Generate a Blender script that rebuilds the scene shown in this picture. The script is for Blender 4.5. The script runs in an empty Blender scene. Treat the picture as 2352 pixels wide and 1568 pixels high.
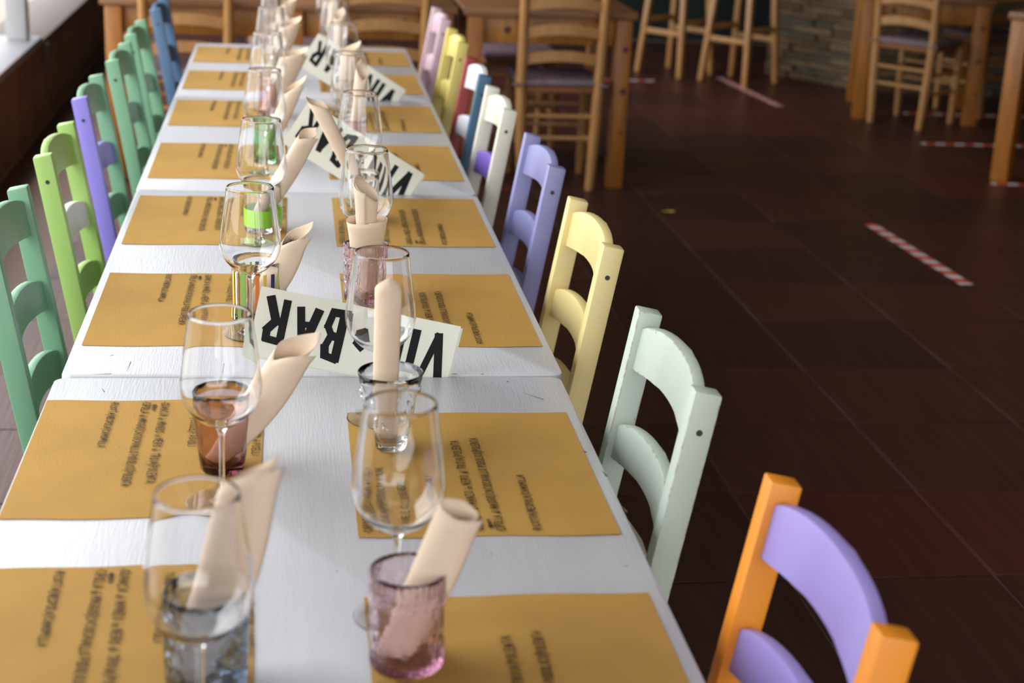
import bpy, bmesh, math, random
from math import pi, sin, cos, radians
from mathutils import Vector, Matrix

S = bpy.context.scene
COL = S.collection
random.seed(7)

# ------------------------------------------------------------------ camera
# world frame: table top z=0, floor z=-0.75, long table along +Y, camera near its end
FLOOR = -0.75
cd = bpy.data.cameras.new('camera'); cam = bpy.data.objects.new('camera', cd); COL.objects.link(cam)
_f = Vector((0.13727602, 0.94123362, -0.30860098)); _r = Vector((0.9905317, -0.12997321, 0.04420301)); _u = Vector((-0.0014955, 0.31174707, 0.95016395))
cam.matrix_world = Matrix(((_r.x, _u.x, -_f.x, -0.04364574), (_r.y, _u.y, -_f.y, -2.43075237), (_r.z, _u.z, -_f.z, 0.85559055), (0, 0, 0, 1)))
cd.sensor_width = 36.0; cd.lens = 3678.99 / 2352 * 36.0
cd.clip_start = 0.05; cd.clip_end = 200
cd.dof.use_dof = True; cd.dof.focus_distance = 2.66; cd.dof.aperture_fstop = 4.0; cd.dof.aperture_blades = 7
S.camera = cam

# ------------------------------------------------------------------ world, light, exposure
w = bpy.data.worlds.new('sky'); S.world = w; w.use_nodes = True
nt = w.node_tree; bg = nt.nodes['Background']
bg.inputs['Color'].default_value = (0.93, 0.965, 1.0, 1); bg.inputs['Strength'].default_value = 8.0
_tc = nt.nodes.new('ShaderNodeTexCoord'); _sp = nt.nodes.new('ShaderNodeSeparateXYZ'); _mr = nt.nodes.new('ShaderNodeMapRange'); _mx = nt.nodes.new('ShaderNodeMix')
nt.links.new(_tc.outputs['Generated'], _sp.inputs[0]); nt.links.new(_sp.outputs['Z'], _mr.inputs['Value'])   # overcast sky: zenith three times the horizon
_mx.data_type = 'RGBA'; _mx.inputs['A'].default_value = (0.315, 0.32, 0.325, 1); _mx.inputs['B'].default_value = (0.95, 0.97, 0.99, 1)
nt.links.new(_mr.outputs['Result'], _mx.inputs['Factor']); nt.links.new(_mx.outputs['Result'], bg.inputs['Color'])
S.view_settings.view_transform = 'Standard'; S.view_settings.look = 'None'
S.view_settings.gamma = 1.0; S.view_settings.use_curve_mapping = False
S.view_settings.exposure = 0.24
cy = S.cycles
cy.use_denoising = True
cy.max_bounces = 16; cy.diffuse_bounces = 4; cy.glossy_bounces = 6; cy.transmission_bounces = 16; cy.transparent_max_bounces = 16
cy.sample_clamp_indirect = 5.0
cy.caustics_refractive = True; cy.caustics_reflective = False
cy.blur_glossy = 0.5

def portal(name, loc, rot, sx, sy):
    l = bpy.data.lights.new(name, 'AREA'); l.shape = 'RECTANGLE'; l.size = sx; l.size_y = sy
    l.cycles.is_portal = True
    o = bpy.data.objects.new(name, l); o.location = loc; o.rotation_euler = rot; COL.objects.link(o)
# daylight openings: arcade along the left wall and the front windows behind the photographer
portal('arcade_daylight', (-1.62, 4.5, 0.95), (0, radians(-90), 0), 2.6, 11.3)
portal('front_window_daylight', (1.2, -4.55, 0.95), (radians(90), 0, 0), 5.6, 2.4)

# ------------------------------------------------------------------ helpers
def lin(c):
    return tuple((x / 12.92 if x <= 0.04045 else ((x + 0.055) / 1.055) ** 2.4) for x in c)
def rgb(r, g, b):
    return lin((r / 255, g / 255, b / 255)) + (1,)

MATS = {}
def mat(name, col, rough=0.5, noise=0.0, nscale=8.0, bump=0.0, bscale=60.0, spec=0.5, chips=None, stretch=(1, 1, 1), metallic=0.0, chip_amt=0.0, col2=None, edge=0):
    if name in MATS: return MATS[name]
    m = bpy.data.materials.new(name); m.use_nodes = True; MATS[name] = m
    n = m.node_tree.nodes; l = m.node_tree.links; p = n['Principled BSDF']
    p.inputs['Base Color'].default_value = col; p.inputs['Roughness'].default_value = rough
    p.inputs['Specular IOR Level'].default_value = spec; p.inputs['Metallic'].default_value = metallic
    m.diffuse_color = col
    tc = n.new('ShaderNodeTexCoord'); mp = n.new('ShaderNodeMapping'); mp.inputs['Scale'].default_value = stretch
    l.new(tc.outputs['Object'], mp.inputs['Vector'])
    cur = None
    if noise > 0:
        t = n.new('ShaderNodeTexNoise'); t.inputs['Scale'].default_value = nscale; t.inputs['Detail'].default_value = 6
        l.new(mp.outputs['Vector'], t.inputs['Vector'])
        mx = n.new('ShaderNodeMix'); mx.data_type = 'RGBA'
        rp = n.new('ShaderNodeMapRange'); rp.inputs['From Min'].default_value = 0.3; rp.inputs['From Max'].default_value = 0.7
        l.new(t.outputs['Fac'], rp.inputs['Value']); l.new(rp.outputs['Result'], mx.inputs['Factor'])
        c2 = col2 if col2 else tuple(max(0, x * (1 - noise)) for x in col[:3]) + (1,)
        mx.inputs['A'].default_value = col; mx.inputs['B'].default_value = c2
        cur = mx.outputs['Result']
    if chips:
        t = n.new('ShaderNodeTexNoise'); t.inputs['Scale'].default_value = 38; t.inputs['Detail'].default_value = 8; t.inputs['Roughness'].default_value = 0.7
        l.new(tc.outputs['Object'], t.inputs['Vector'])
        rp = n.new('ShaderNodeMapRange'); rp.inputs['From Min'].default_value = 0.70 - chip_amt; rp.inputs['From Max'].default_value = 0.72 - chip_amt
        l.new(t.outputs['Fac'], rp.inputs['Value']); fac = rp.outputs['Result']
        if edge > 0:    # paint knocked off along the arrises
            bv = n.new('ShaderNodeBevel'); bv.inputs['Radius'].default_value = 0.005; bv.samples = 4; ge = n.new('ShaderNodeNewGeometry')
            dt = n.new('ShaderNodeVectorMath'); dt.operation = 'DOT_PRODUCT'; l.new(bv.outputs['Normal'], dt.inputs[0]); l.new(ge.outputs['True Normal'], dt.inputs[1])
            e1 = n.new('ShaderNodeMapRange'); e1.inputs['From Min'].default_value = 0.985; e1.inputs['From Max'].default_value = 0.93; e1.inputs['To Max'].default_value = edge
            l.new(dt.outputs['Value'], e1.inputs['Value'])
            ad = n.new('ShaderNodeMath'); ad.operation = 'ADD'; l.new(t.outputs['Fac'], ad.inputs[0]); l.new(e1.outputs['Result'], ad.inputs[1]); l.new(ad.outputs[0], rp.inputs['Value'])
        mx = n.new('ShaderNodeMix'); mx.data_type = 'RGBA'; l.new(fac, mx.inputs['Factor'])
        if cur: l.new(cur, mx.inputs['A'])
        else: mx.inputs['A'].default_value = col
        mx.inputs['B'].default_value = chips; cur = mx.outputs['Result']
    if cur: l.new(cur, p.inputs['Base Color'])
    if bump > 0:
        t = n.new('ShaderNodeTexNoise'); t.inputs['Scale'].default_value = bscale; t.inputs['Detail'].default_value = 5
        l.new(mp.outputs['Vector'], t.inputs['Vector'])
        b = n.new('ShaderNodeBump'); b.inputs['Strength'].default_value = bump; b.inputs['Distance'].default_value = 0.002
        l.new(t.outputs['Fac'], b.inputs['Height']); l.new(b.outputs['Normal'], p.inputs['Normal'])
    return m

def glass(name, col=(1, 1, 1, 1), rough=0.0, bump=0.0, bscale=60, stretch=(1, 1, 1), kind='noise', ior=1.45, absorb=None, dens=0):
    if name in MATS: return MATS[name]
    m = bpy.data.materials.new(name); m.use_nodes = True; MATS[name] = m
    n = m.node_tree.nodes; l = m.node_tree.links; n.remove(n['Principled BSDF'])
    g = n.new('ShaderNodeBsdfGlass'); g.inputs['Color'].default_value = col; g.inputs['Roughness'].default_value = rough; g.inputs['IOR'].default_value = ior
    l.new(g.outputs['BSDF'], n['Material Output'].inputs['Surface'])
    m.diffuse_color = col
    if absorb:
        va = n.new('ShaderNodeVolumeAbsorption'); va.inputs['Color'].default_value = absorb; va.inputs['Density'].default_value = dens
        l.new(va.outputs[0], n['Material Output'].inputs['Volume'])
    if bump > 0:
        tc = n.new('ShaderNodeTexCoord'); mp = n.new('ShaderNodeMapping'); mp.inputs['Scale'].default_value = stretch
        l.new(tc.outputs['Object'], mp.inputs['Vector'])
        if kind == 'voronoi':
            t = n.new('ShaderNodeTexVoronoi'); t.inputs['Scale'].default_value = bscale; o = t.outputs['Distance']
        else:
            t = n.new('ShaderNodeTexNoise'); t.inputs['Scale'].default_value = bscale; o = t.outputs['Fac']
        l.new(mp.outputs['Vector'], t.inputs['Vector'])
        b = n.new('ShaderNodeBump'); b.inputs['Strength'].default_value = bump; b.inputs['Distance'].default_value = 0.003
        l.new(o, b.inputs['Height']); l.new(b.outputs['Normal'], g.inputs['Normal'])
    return m

def finish(bm, name, m, parent=None, smooth=True, loc=None, angle=40):
    me = bpy.data.meshes.new(name); bmesh.ops.recalc_face_normals(bm, faces=bm.faces[:]); bm.to_mesh(me); bm.free()
    if m: me.materials.append(m)
    if smooth and len(me.polygons):
        me.polygons.foreach_set('use_smooth', [True] * len(me.polygons)); me.set_sharp_from_angle(angle=radians(angle))
    o = bpy.data.objects.new(name, me); COL.objects.link(o)
    if parent: o.parent = parent
    if loc: o.location = loc
    return o
def empty(name, label, cat, loc=(0, 0, 0), rz=0.0, group=None):
    o = bpy.data.objects.new(name, None); COL.objects.link(o); o.empty_display_size = 0.05
    o.location = loc; o.rotation_euler = (0, 0, rz); tag(o, label, cat, group); return o
def tag(o, label=None, cat=None, group=None, kind=None):
    if label: o['label'] = label
    if cat: o['category'] = cat
    if group: o['group'] = group
    if kind: o['kind'] = kind
    return o
def dup_tree(src, parent=None):
    c = src.copy(); COL.objects.link(c)
    if parent: c.parent = parent
    for ch in list(src.children): dup_tree(ch, c)
    return c

def add_box(bm, c, s, bev=0.0, seg=2, M=None):
    r = bmesh.ops.create_cube(bm, size=1.0)
    vs = r['verts']
    for v in vs: v.co = Vector((v.co.x * s[0] + c[0], v.co.y * s[1] + c[1], v.co.z * s[2] + c[2]))
    if bev > 0:
        es = list({e for v in vs for e in v.link_edges})
        rr = bmesh.ops.bevel(bm, geom=es, offset=bev, segments=seg, affect='EDGES', profile=0.5)
        vs = list({v for f in rr['faces'] for v in f.verts} | {v for v in vs if v.is_valid})
    if M is not None:
        for v in vs: v.co = M @ v.co
    return vs
def box(name, m, c, s, bev=0.003, parent=None, seg=2, smooth=True, M=None):
    bm = bmesh.new(); add_box(bm, c, s, bev, seg, M); return finish(bm, name, m, parent, smooth)
def bar(bm, a, b, wx, wy, bev=0.0, ref=Vector((0, 1, 0)), taper=1.0):
    """rectangular bar from a to b; wy measured along ref"""
    a = Vector(a); b = Vector(b); ax = (b - a).normalized(); s = ref.cross(ax).normalized(); t = ax.cross(s).normalized()
    vs = []
    for k, P in ((1.0, a), (taper, b)):
        for (i, j) in ((-1, -1), (1, -1), (1, 1), (-1, 1)):
            vs.append(bm.verts.new(P + s * (i * wx * k / 2) + t * (j * wy * k / 2)))
    fs = [(0, 1, 2, 3), (4, 7, 6, 5), (0, 4, 5, 1), (1, 5, 6, 2), (2, 6, 7, 3), (3, 7, 4, 0)]
    faces = [bm.faces.new([vs[i] for i in f]) for f in fs]
    if bev > 0:
        es = list({e for f in faces for e in f.edges}); bmesh.ops.bevel(bm, geom=es, offset=bev, segments=2, affect='EDGES', profile=0.5)
def tube(bm, pts, r, seg=8, cap=True, rr=None):
    pts = [Vector(p) for p in pts]; rings = []
    for i, p in enumerate(pts):
        d = (pts[min(i + 1, len(pts) - 1)] - pts[max(i - 1, 0)]).normalized()
        a = d.cross(Vector((0.123, 0.9, 0.3))).normalized(); b = d.cross(a)
        q = rr[i] if rr else r
        rings.append([bm.verts.new(p + (a * cos(2 * pi * k / seg) + b * sin(2 * pi * k / seg)) * q) for k in range(seg)])
    for i in range(len(rings) - 1):
        for k in range(seg):
            bm.faces.new((rings[i][k], rings[i][(k + 1) % seg], rings[i + 1][(k + 1) % seg], rings[i + 1][k]))
    if cap: bm.faces.new(rings[0][::-1]); bm.faces.new(rings[-1])
def lathe(bm, prof, seg=48, rfun=None):
    """closed profile list of (r,z); r==0 collapses to a point. rfun(phi, z, r)->r"""
    rings = []
    for (r, z) in prof:
        if r <= 1e-6: rings.append([bm.verts.new((0, 0, z))])
        else:
            rings.append([bm.verts.new(((rfun(2 * pi * k / seg, z, r) if rfun else r) * cos(2 * pi * k / seg), (rfun(2 * pi * k / seg, z, r) if rfun else r) * sin(2 * pi * k / seg), z)) for k in range(seg)])
    for i in range(len(rings) - 1):
        A, B = rings[i], rings[i + 1]
        for k in range(seg):
            k2 = (k + 1) % seg
            if len(A) == 1 and len(B) == 1: continue
            if len(A) == 1: bm.faces.new((A[0], B[k], B[k2]))
            elif len(B) == 1: bm.faces.new((A[k], A[k2], B[0]))
            else: bm.faces.new((A[k], A[k2], B[k2], B[k]))
def crv(pts, n=4):
    """Catmull-Rom densify of 2D points"""
    out = []
    for i in range(len(pts) - 1):
        p0 = pts[max(i - 1, 0)]; p1 = pts[i]; p2 = pts[i + 1]; p3 = pts[min(i + 2, len(pts) - 1)]
        for k in range(n):
            t = k / n
            out.append(tuple(0.5 * ((2 * p1[j]) + (-p0[j] + p2[j]) * t + (2 * p0[j] - 5 * p1[j] + 4 * p2[j] - p3[j]) * t * t + (-p0[j] + 3 * p1[j] - 3 * p2[j] + p3[j]) * t ** 3) for j in (0, 1)))
    out.append(tuple(pts[-1])); return out

# ------------------------------------------------------------------ materials
M_white = mat('white_table_paint', rgb(206, 207, 213), 0.32, noise=0.05, nscale=5, bump=0.25, bscale=22, stretch=(14, 1, 6), chips=rgb(150, 120, 105), chip_amt=-0.02, edge=.06)
M_kraft = mat('kraft_paper', rgb(192, 149, 76), 0.75, noise=0.13, nscale=9, bump=0.25, bscale=300, spec=0.25)
M_ink = mat('black_ink', rgb(28, 24, 24), 0.6, spec=0.3)
M_marker = mat('black_marker', rgb(22, 22, 26), 0.7, chips=rgb(150, 150, 150), chip_amt=0.02, spec=0.3)
M_card = mat('cream_card', rgb(238, 240, 226), 0.7, spec=0.2)
M_napkin = mat('beige_napkin_paper', rgb(236, 214, 190), 0.8, noise=0.05, nscale=30, bump=0.15, bscale=200, spec=0.15)
M_steel = mat('cutlery_steel', rgb(150, 145, 140), 0.25, metallic=1.0)
M_floor = mat('brown_floor_tile', rgb(80, 47, 39), 0.40, noise=0.35, nscale=3, bump=0.5, bscale=6, stretch=(12, 0.6, 1), spec=0.28)
M_floor2 = mat('dark_brown_floor_tile', rgb(68, 42, 35), 0.42, noise=0.35, nscale=4, bump=0.5, bscale=6, stretch=(10, 0.6, 1), spec=0.28)
M_floor3 = mat('reddish_floor_tile', rgb(88, 46, 38), 0.40, noise=0.3, nscale=3, bump=0.5, bscale=6, stretch=(12, 0.6, 1), spec=0.28)
M_grout = mat('tile_grout', rgb(112, 92, 82), 0.8)
M_pine = mat('honey_pine', rgb(184, 124, 50), 0.42, noise=0.35, nscale=5, stretch=(8, 8, 1.2), bump=0.2, bscale=30)
M_pine_top = mat('aged_pine_top', rgb(150, 104, 66), 0.4, noise=0.35, nscale=5, stretch=(1, 8, 8))
M_pine_leg = mat('dark_pine', rgb(176, 110, 38), 0.42, noise=0.35, nscale=4, stretch=(8, 8, 1))
M_beech = mat('light_beech', rgb(182, 132, 76), 0.42, noise=0.22, nscale=5, stretch=(8, 8, 1.2))
M_knot = mat('wood_knot', rgb(70, 30, 14), 0.5)
M_cushion = mat('mauve_cushion', rgb(140, 120, 128), 0.9, noise=0.3, nscale=20, bump=0.4, bscale=80, spec=0.1)
M_straw = mat('rush_seat', rgb(150, 96, 50), 0.8, noise=0.4, nscale=30, stretch=(1, 20, 1))
M_screw = mat('screw_plug', rgb(52, 50, 50), 0.5)
M_plaster = mat('brown_plaster', rgb(116, 96, 80), 0.85, noise=0.35, nscale=3, bump=0.5, bscale=12, spec=0.2)
M_sill = mat('sill_stone', rgb(126, 124, 130), 0.6, noise=0.15, nscale=8)
M_silld = mat('grey_sill_stone', rgb(84, 74, 68), 0.7, noise=0.2, nscale=8)
M_post = mat('white_post_paint', rgb(170, 171, 172), 0.5)
M_wallm = mat('dark_green_wall', rgb(16, 30, 26), 0.7)
M_ceil = mat('ceiling_plaster', rgb(222, 218, 212), 0.9)
M_wallr = mat('warm_wall_plaster', rgb(80, 62, 48), 0.9)
M_stone = [mat('ledge_stone_a', rgb(124, 102, 72), 0.85, noise=0.4, nscale=14, bump=0.6, bscale=30), mat('ledge_stone_b', rgb(104, 86, 60), 0.85, noise=0.4, nscale=14, bump=0.6, bscale=30),
           mat('ledge_stone_c', rgb(136, 114, 84), 0.85, noise=0.4, nscale=14, bump=0.6, bscale=30), mat('ledge_stone_d', rgb(100, 90, 74), 0.85, noise=0.4, nscale=14, bump=0.6, bscale=30)]
M_ground = mat('terrace_paving', rgb(96, 88, 76), 0.8, noise=0.15, nscale=2)
M_planter = mat('terrace_white_wall', rgb(232, 222, 200), 0.8)

G_clear = glass('clear_glass', (1, 1, 1, 1))
G_purple = glass('purple_pressed_glass', (0.98, 0.94, 0.96, 1), bump=0.3, bscale=130, kind='voronoi', absorb=(0.75, 0.45, 0.62, 1), dens=30)
G_amber = glass('amber_violet_glass', (0.93, 0.84, 0.81, 1), bump=0.35, bscale=30, stretch=(1, 1, 0.25), absorb=(0.45, 0.22, 0.30, 1), dens=80)
G_pattern = glass('clear_patterned_glass', (0.98, 0.99, 1, 1), bump=0.2, bscale=75, kind='voronoi')
G_ribbed = glass('clear_ribbed_glass', (0.97, 0.98, 0.98, 1), bump=0.3, bscale=60, stretch=(1, 1, 0.05))
G_green = glass('green_glass', (0.76, 0.92, 0.76, 1), bump=0.3, bscale=40, stretch=(1, 1, 0.1))
G_smoke = glass('grey_hammered_glass', (0.80, 0.84, 0.90, 1), rough=0.04, bump=1.0, bscale=80, kind='voronoi')
G_pink = glass('pale_pink_glass', (0.95, 0.87, 0.90, 1), bump=0.2, bscale=40)
G_lime = glass('lime_glass', (0.55, 0.95, 0.2, 1))

# ------------------------------------------------------------------ room shell
def quad_mesh(name, m, vs, parent=None):
    me = bpy.data.meshes.new(name); me.from_pydata([Vector(v) for v in vs], [], [tuple(range(len(vs)))]); me.materials.append(m)
    o = bpy.data.objects.new(name, me); COL.objects.link(o)
    if parent: o.parent = parent
    return o
XR, YB, YF, ZC = 7.6, 10.2, -4.6, 2.35
fl = box('floor', M_grout, ((XR - 1.35) / 2, (YB + YF) / 2, FLOOR - 0.053), (XR + 1.35, YB - YF, 0.1), 0); tag(fl, kind='structure')
# floor tiles: 0.489 m grid, slightly turned, as laid in the photo
TS, TX, TY, TG = 0.489, 1.5714, 0.7252, 0.0053
def visible_uv(P):
    d = Vector(P) - cam.matrix_world.translation
    z = d.dot(_f)
    if z < 0.2: return None
    return (1176 + 3679 * d.dot(_r) / z, 784 - 3679 * d.dot(_u) / z)
tm = []
for m in (M_floor, M_floor2, M_floor3):
    bm = bmesh.new(); add_box(bm, (0, 0, -0.005), (TS - 0.007, TS - 0.007, 0.010), 0.0015, 1); o = finish(bm, 'tile', m, fl); o.location = (0, 0, -50); tm.append(o.data)
    bpy.data.objects.remove(o)
n = 0
far_bm = bmesh.new()
for i in range(-8, 14):
    for j in range(-12, 20):
        cx_, cy_ = TX + (i + 0.5) * TS, TY + (j + 0.5) * TS
        x = cx_ * cos(TG) - cy_ * sin(TG); y = cx_ * sin(TG) + cy_ * cos(TG)
        if x < -1.30 - TS / 2 or x > XR or y > YB - 0.3 or y < YF: continue
        uv = visible_uv((x, y, FLOOR))
        vis = uv is not None and -160 < uv[0] < 2520 and -60 < uv[1] < 1800
        hid = vis and abs(x) < 0.20 and y < 3.4
        if x - TS / 2 < -1.31: continue
        if vis and not hid and n < 298:
            o = bpy.data.objects.new('tile', tm[random.choice((0, 0, 1, 1, 2))]); COL.objects.link(o); o.parent = fl
            o.location = (x, y, FLOOR + 0.0022 + random.uniform(-0.0003, 0.0003)); o.rotation_euler = (0, 0, TG); n += 1
        else:
            add_box(far_bm, (x, y, FLOOR - 0.003), (TS - 0.007, TS - 0.007, 0.010))
# edge strip of cut tiles against the left wall
o = finish(far_bm, 'outlying_tiles', M_floor, fl, smooth=False); o['kind'] = 'stuff'
bm = bmesh.new()
for j in range(-12, 20):
    yy = TY + (j + 0.5) * TS
    add_box(bm, (-1.235, yy, FLOOR - 0.003), (0.12, TS - 0.007, 0.010))
o = finish(bm, 'cut_tiles', M_floor2, fl, smooth=False); o['kind'] = 'stuff'

def struct(name, m, c, s, bev=0): return tag(box(name, m, c, s, bev), kind='structure')
# left: low parapet with stone sill, white posts, open arcade above
WL = -1.31
struct('wall_left', M_plaster, (WL - 0.165, 2.1, (FLOOR - 0.335) / 2), (0.32, 16.2, -0.335 - FLOOR))
struct('trim_1', M_sill, (WL - 0.16, 0.035, -0.315), (0.34, 12.07, 0.04), 0.006)
struct('trim_2', M_silld, (WL - 0.14, 8.12, -0.325), (0.30, 4.1, 0.02), 0.004)
for k, y in enumerate((-4.53, -1.14, 0.75, 3.3, 5.95, 8.6)):
    pz = -0.295 if y < 6.0 else -0.315
    o = empty('arcade_post', None, None, (0, 0, 0)); 
    bpy.data.objects.remove(o)
    t = tag(box('trim_%d' % (3 + k), M_post, (WL - 0.09, y, (pz + 2.22) / 2), (0.10, 0.10, 2.22 - pz), 0.006), kind='structure')
struct('wall_left_light_block', M_wallr, (WL - 0.16, -2.85, 0.97), (0.30, 3.3, 2.5))  # unseen solid stretch, added to keep side daylight off the near table end
struct('trim_9', M_silld, (WL + 0.012, 6.15, -0.40), (0.03, 0.05, 0.12), 0.004)
struct('wall_left_lintel', M_plaster, (WL - 0.16, 2.1, 2.29), (0.32, 16.2, 0.14))
struct('ceiling', M_ceil, (3.0, 2.0, ZC + 0.05), (9.6, 17.0, 0.1))
struct('wall_right', M_wallr, (XR + 0.05, 2.0, 0.8), (0.1, 17.0, 3.3))
struct('wall_back', M_wallm, (3.0, YB + 0.05, 0.8), (9.6, 0.1, 3.3))
# wall behind the photographer with a wide window opening
struct('wall_front', M_wallr, (-1.45, YF, 0.8), (0.4, 0.1, 3.1))
struct('wall_front_right', M_wallr, (5.85, YF, 0.8), (3.7, 0.1, 3.1))
struct('wall_front_sill', M_wallr, (1.375, YF, -0.5), (5.25, 0.1, 0.5))
struct('wall_front_lintel', M_wallr, (1.375, YF, 2.27), (5.25, 0.1, 0.16))
# terrace outside the arcade
g = quad_mesh('terrace_ground', M_ground, [(-40, -30, FLOOR - 0.1), (-1.66, -30, FLOOR - 0.1), (-1.66, 45, FLOOR - 0.1), (-40, 45, FLOOR - 0.1)]); tag(g, kind='structure')

# stone clad counter front: stacked ledge stones
def stone_wall(name, a, b, top):
    a = Vector(a + (0,)); b = Vector(b + (0,)); L = (b - a).length; d = (b - a).normalized(); nrm = Vector((d.y, -d.x, 0))
    ang = math.atan2(d.y, d.x)
    bm = bmesh.new(); Mx = Matrix.Translation(((a + b) / 2 - nrm * 0.12) + Vector((0, 0, (FLOOR + top) / 2))) @ Matrix.Rotation(ang, 4, 'Z')
    add_box(bm, (0, 0, 0), (L, 0.2, top - FLOOR), M=Mx)
    core = finish(bm, name, M_stone[1], None, smooth=False); tag(core, kind='structure')
    rows = int((top - FLOOR) / 0.046); rh = (top - FLOOR) / rows
    for r in range(rows):
        x = 0
        while x < L - 0.02:
            ln = min(random.uniform(0.14, 0.42), L - x)
            if L - x - ln < 0.06: ln = L - x
            bm = bmesh.new(); dp = random.uniform(0.02, 0.045)
            vs = add_box(bm, (0, 0, 0), (ln - 0.004, dp, rh - 0.005), 0.004, 1)
            for v in vs: v.co += Vector([random.uniform(-0.002, 0.002) for _ in range(3)])
            P = a + d * (x + ln / 2) + nrm * (-0.02 + dp / 2); P.z = FLOOR + (r + 0.5) * rh
            for v in bm.verts: v.co = Matrix.Translation(P) @ Matrix.Rotation(ang, 4, 'Z') @ v.co
            finish(bm, 'stone', random.choice(M_stone), core, smooth=False)
            x += ln
    return core
stone_wall('wall_counter', (3.26, 8.50), (3.69, 7.88), 0.22)
stone_wall('wall_counter_side', (3.69, 7.86), (5.35, 7.62), 0.05)

# ------------------------------------------------------------------ long white tables
def white_table(y0, y1, x0, label):
    t = empty('dining_table', label, 'table', (x0, (y0 + y1) / 2, FLOOR), 0, 'white tables joined end to end')
    L = y1 - y0; H = -FLOOR
    bm = bmesh.new()
    r, W = 0.018, 0.8
    prof = []
    for cxx, cyy, a0 in ((W / 2 - r, L / 2 - r, 0), (-W / 2 + r, L / 2 - r, 90), (-W / 2 + r, -L / 2 + r, 180), (W / 2 - r, -L / 2 + r, 270)):
        for k in range(5):
            a = radians(a0 + 90 * k / 4); prof.append((cxx + r * cos(a), cyy + r * sin(a)))
    lo = [bm.verts.new((x, y, H - 0.03)) for x, y in prof]; hi = [bm.verts.new((x, y, H)) for x, y in prof]
    bm.faces.new(lo[::-1]); top = bm.faces.new(hi)
    for k in range(len(prof)): bm.faces.new((lo[k], lo[(k + 1) % len(prof)], hi[(k + 1) % len(prof)], hi[k]))
    bmesh.ops.bevel(bm, geom=list(top.edges), offset=0.004, segments=2, affect='EDGES', profile=0.5)
    finish(bm, 'tabletop', M_white, t)
    for sx in (-1, 1): box('apron', M_white, (sx * 0.36, 0, H - 0.07), (0.02, L - 0.12, 0.08), 0.002, t)
    for sy in (-1, 1): box('apron', M_white, (0, sy * (L / 2 - 0.05), H - 0.07), (0.70, 0.02, 0.08), 0.002, t)
    for sy in (-1, 1):
        box('leg', M_white, (0, sy * (L / 2 - 0.25), (H - 0.11) / 2 + 0.02), (0.07, 0.07, H - 0.15), 0.004, t)
        box('foot', M_white, (0, sy * (L / 2 - 0.25), 0.0255), (0.17, 0.08, 0.045), 0.004, t)
    return t
GAP = 0.0035
white_table(-1.3 - 0.0, -GAP, -0.007, 'white painted table closest to the camera, cut by the bottom of the picture')
white_table(GAP, 1.303 - GAP, 0.0, 'white painted table just past the nearest seam, under the first sign')
white_table(1.303 + GAP, 2.613 - GAP, -0.001, 'white painted table between the second and third signs')
white_table(2.613 + GAP, 3.82, 0.0, 'white painted table at the far end of the row')
# scratches and nicks near the first seam, drawn as thin dark scuffs on the paint
bm = bmesh.new()
def scuff(x, y, dx, dy, wd):
    n = 5
    for k in range(n):
        t0, t1 = k / n, (k + 1) / n; w0, w1 = wd * (0.15 + 0.85 * t0), wd * (0.15 + 0.85 * t1)
        a = Vector((x + dx * t0, y + dy * t0, 0.0003)); b = Vector((x + dx * t1, y + dy * t1, 0.0003)); s = Vector((-dy, dx, 0)).normalized()
        bm.faces.new([bm.verts.new(p) for p in (a - s * w0, b - s * w1, b + s * w1, a + s * w0)])

for a in ((.319, -.079, .030, -.033, .0012), (.300, -.030, .004, .003, .002), (.262, .008, .006, .001, .0012), (.150, .010, .008, .0015, .0014), (.214, .009, .010, .001, .0014), (-.330, -.055, .006, -.018, .0009), (-.352, .010, .030, .002, .0010),
          (-.300, .02, .002, .05, .0006), (-.15, .012, .001, .05, .0006), (.02, .008, .0, .03, .0005), (.37, -.32, .008, -.012, .002), (.388, -.40, .003, -.02, .0018), (.392, -.52, .003, -.02, .0016), (-.10, -.62, .006, -.004, .0008), (.01, -.70, .003, .002, .0012), (.20, -.66, .003, .002, .0012), (-.335, .10, .006, .004, .0014), (.355, -.70, .01, .002, .0008), (-.17, .70, .003, .002, .0012)):
    scuff(*a)
_tb = [o for o in COL.objects if o.name == 'dining_table'][0]
o = finish(bm, 'scuff_marks', mat('paint_scuffs', rgb(96, 88, 84), .7), _tb, smooth=False); o.matrix_parent_inverse = Matrix.Translation((-_tb.location)); o['kind'] = 'stuff'

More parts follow.
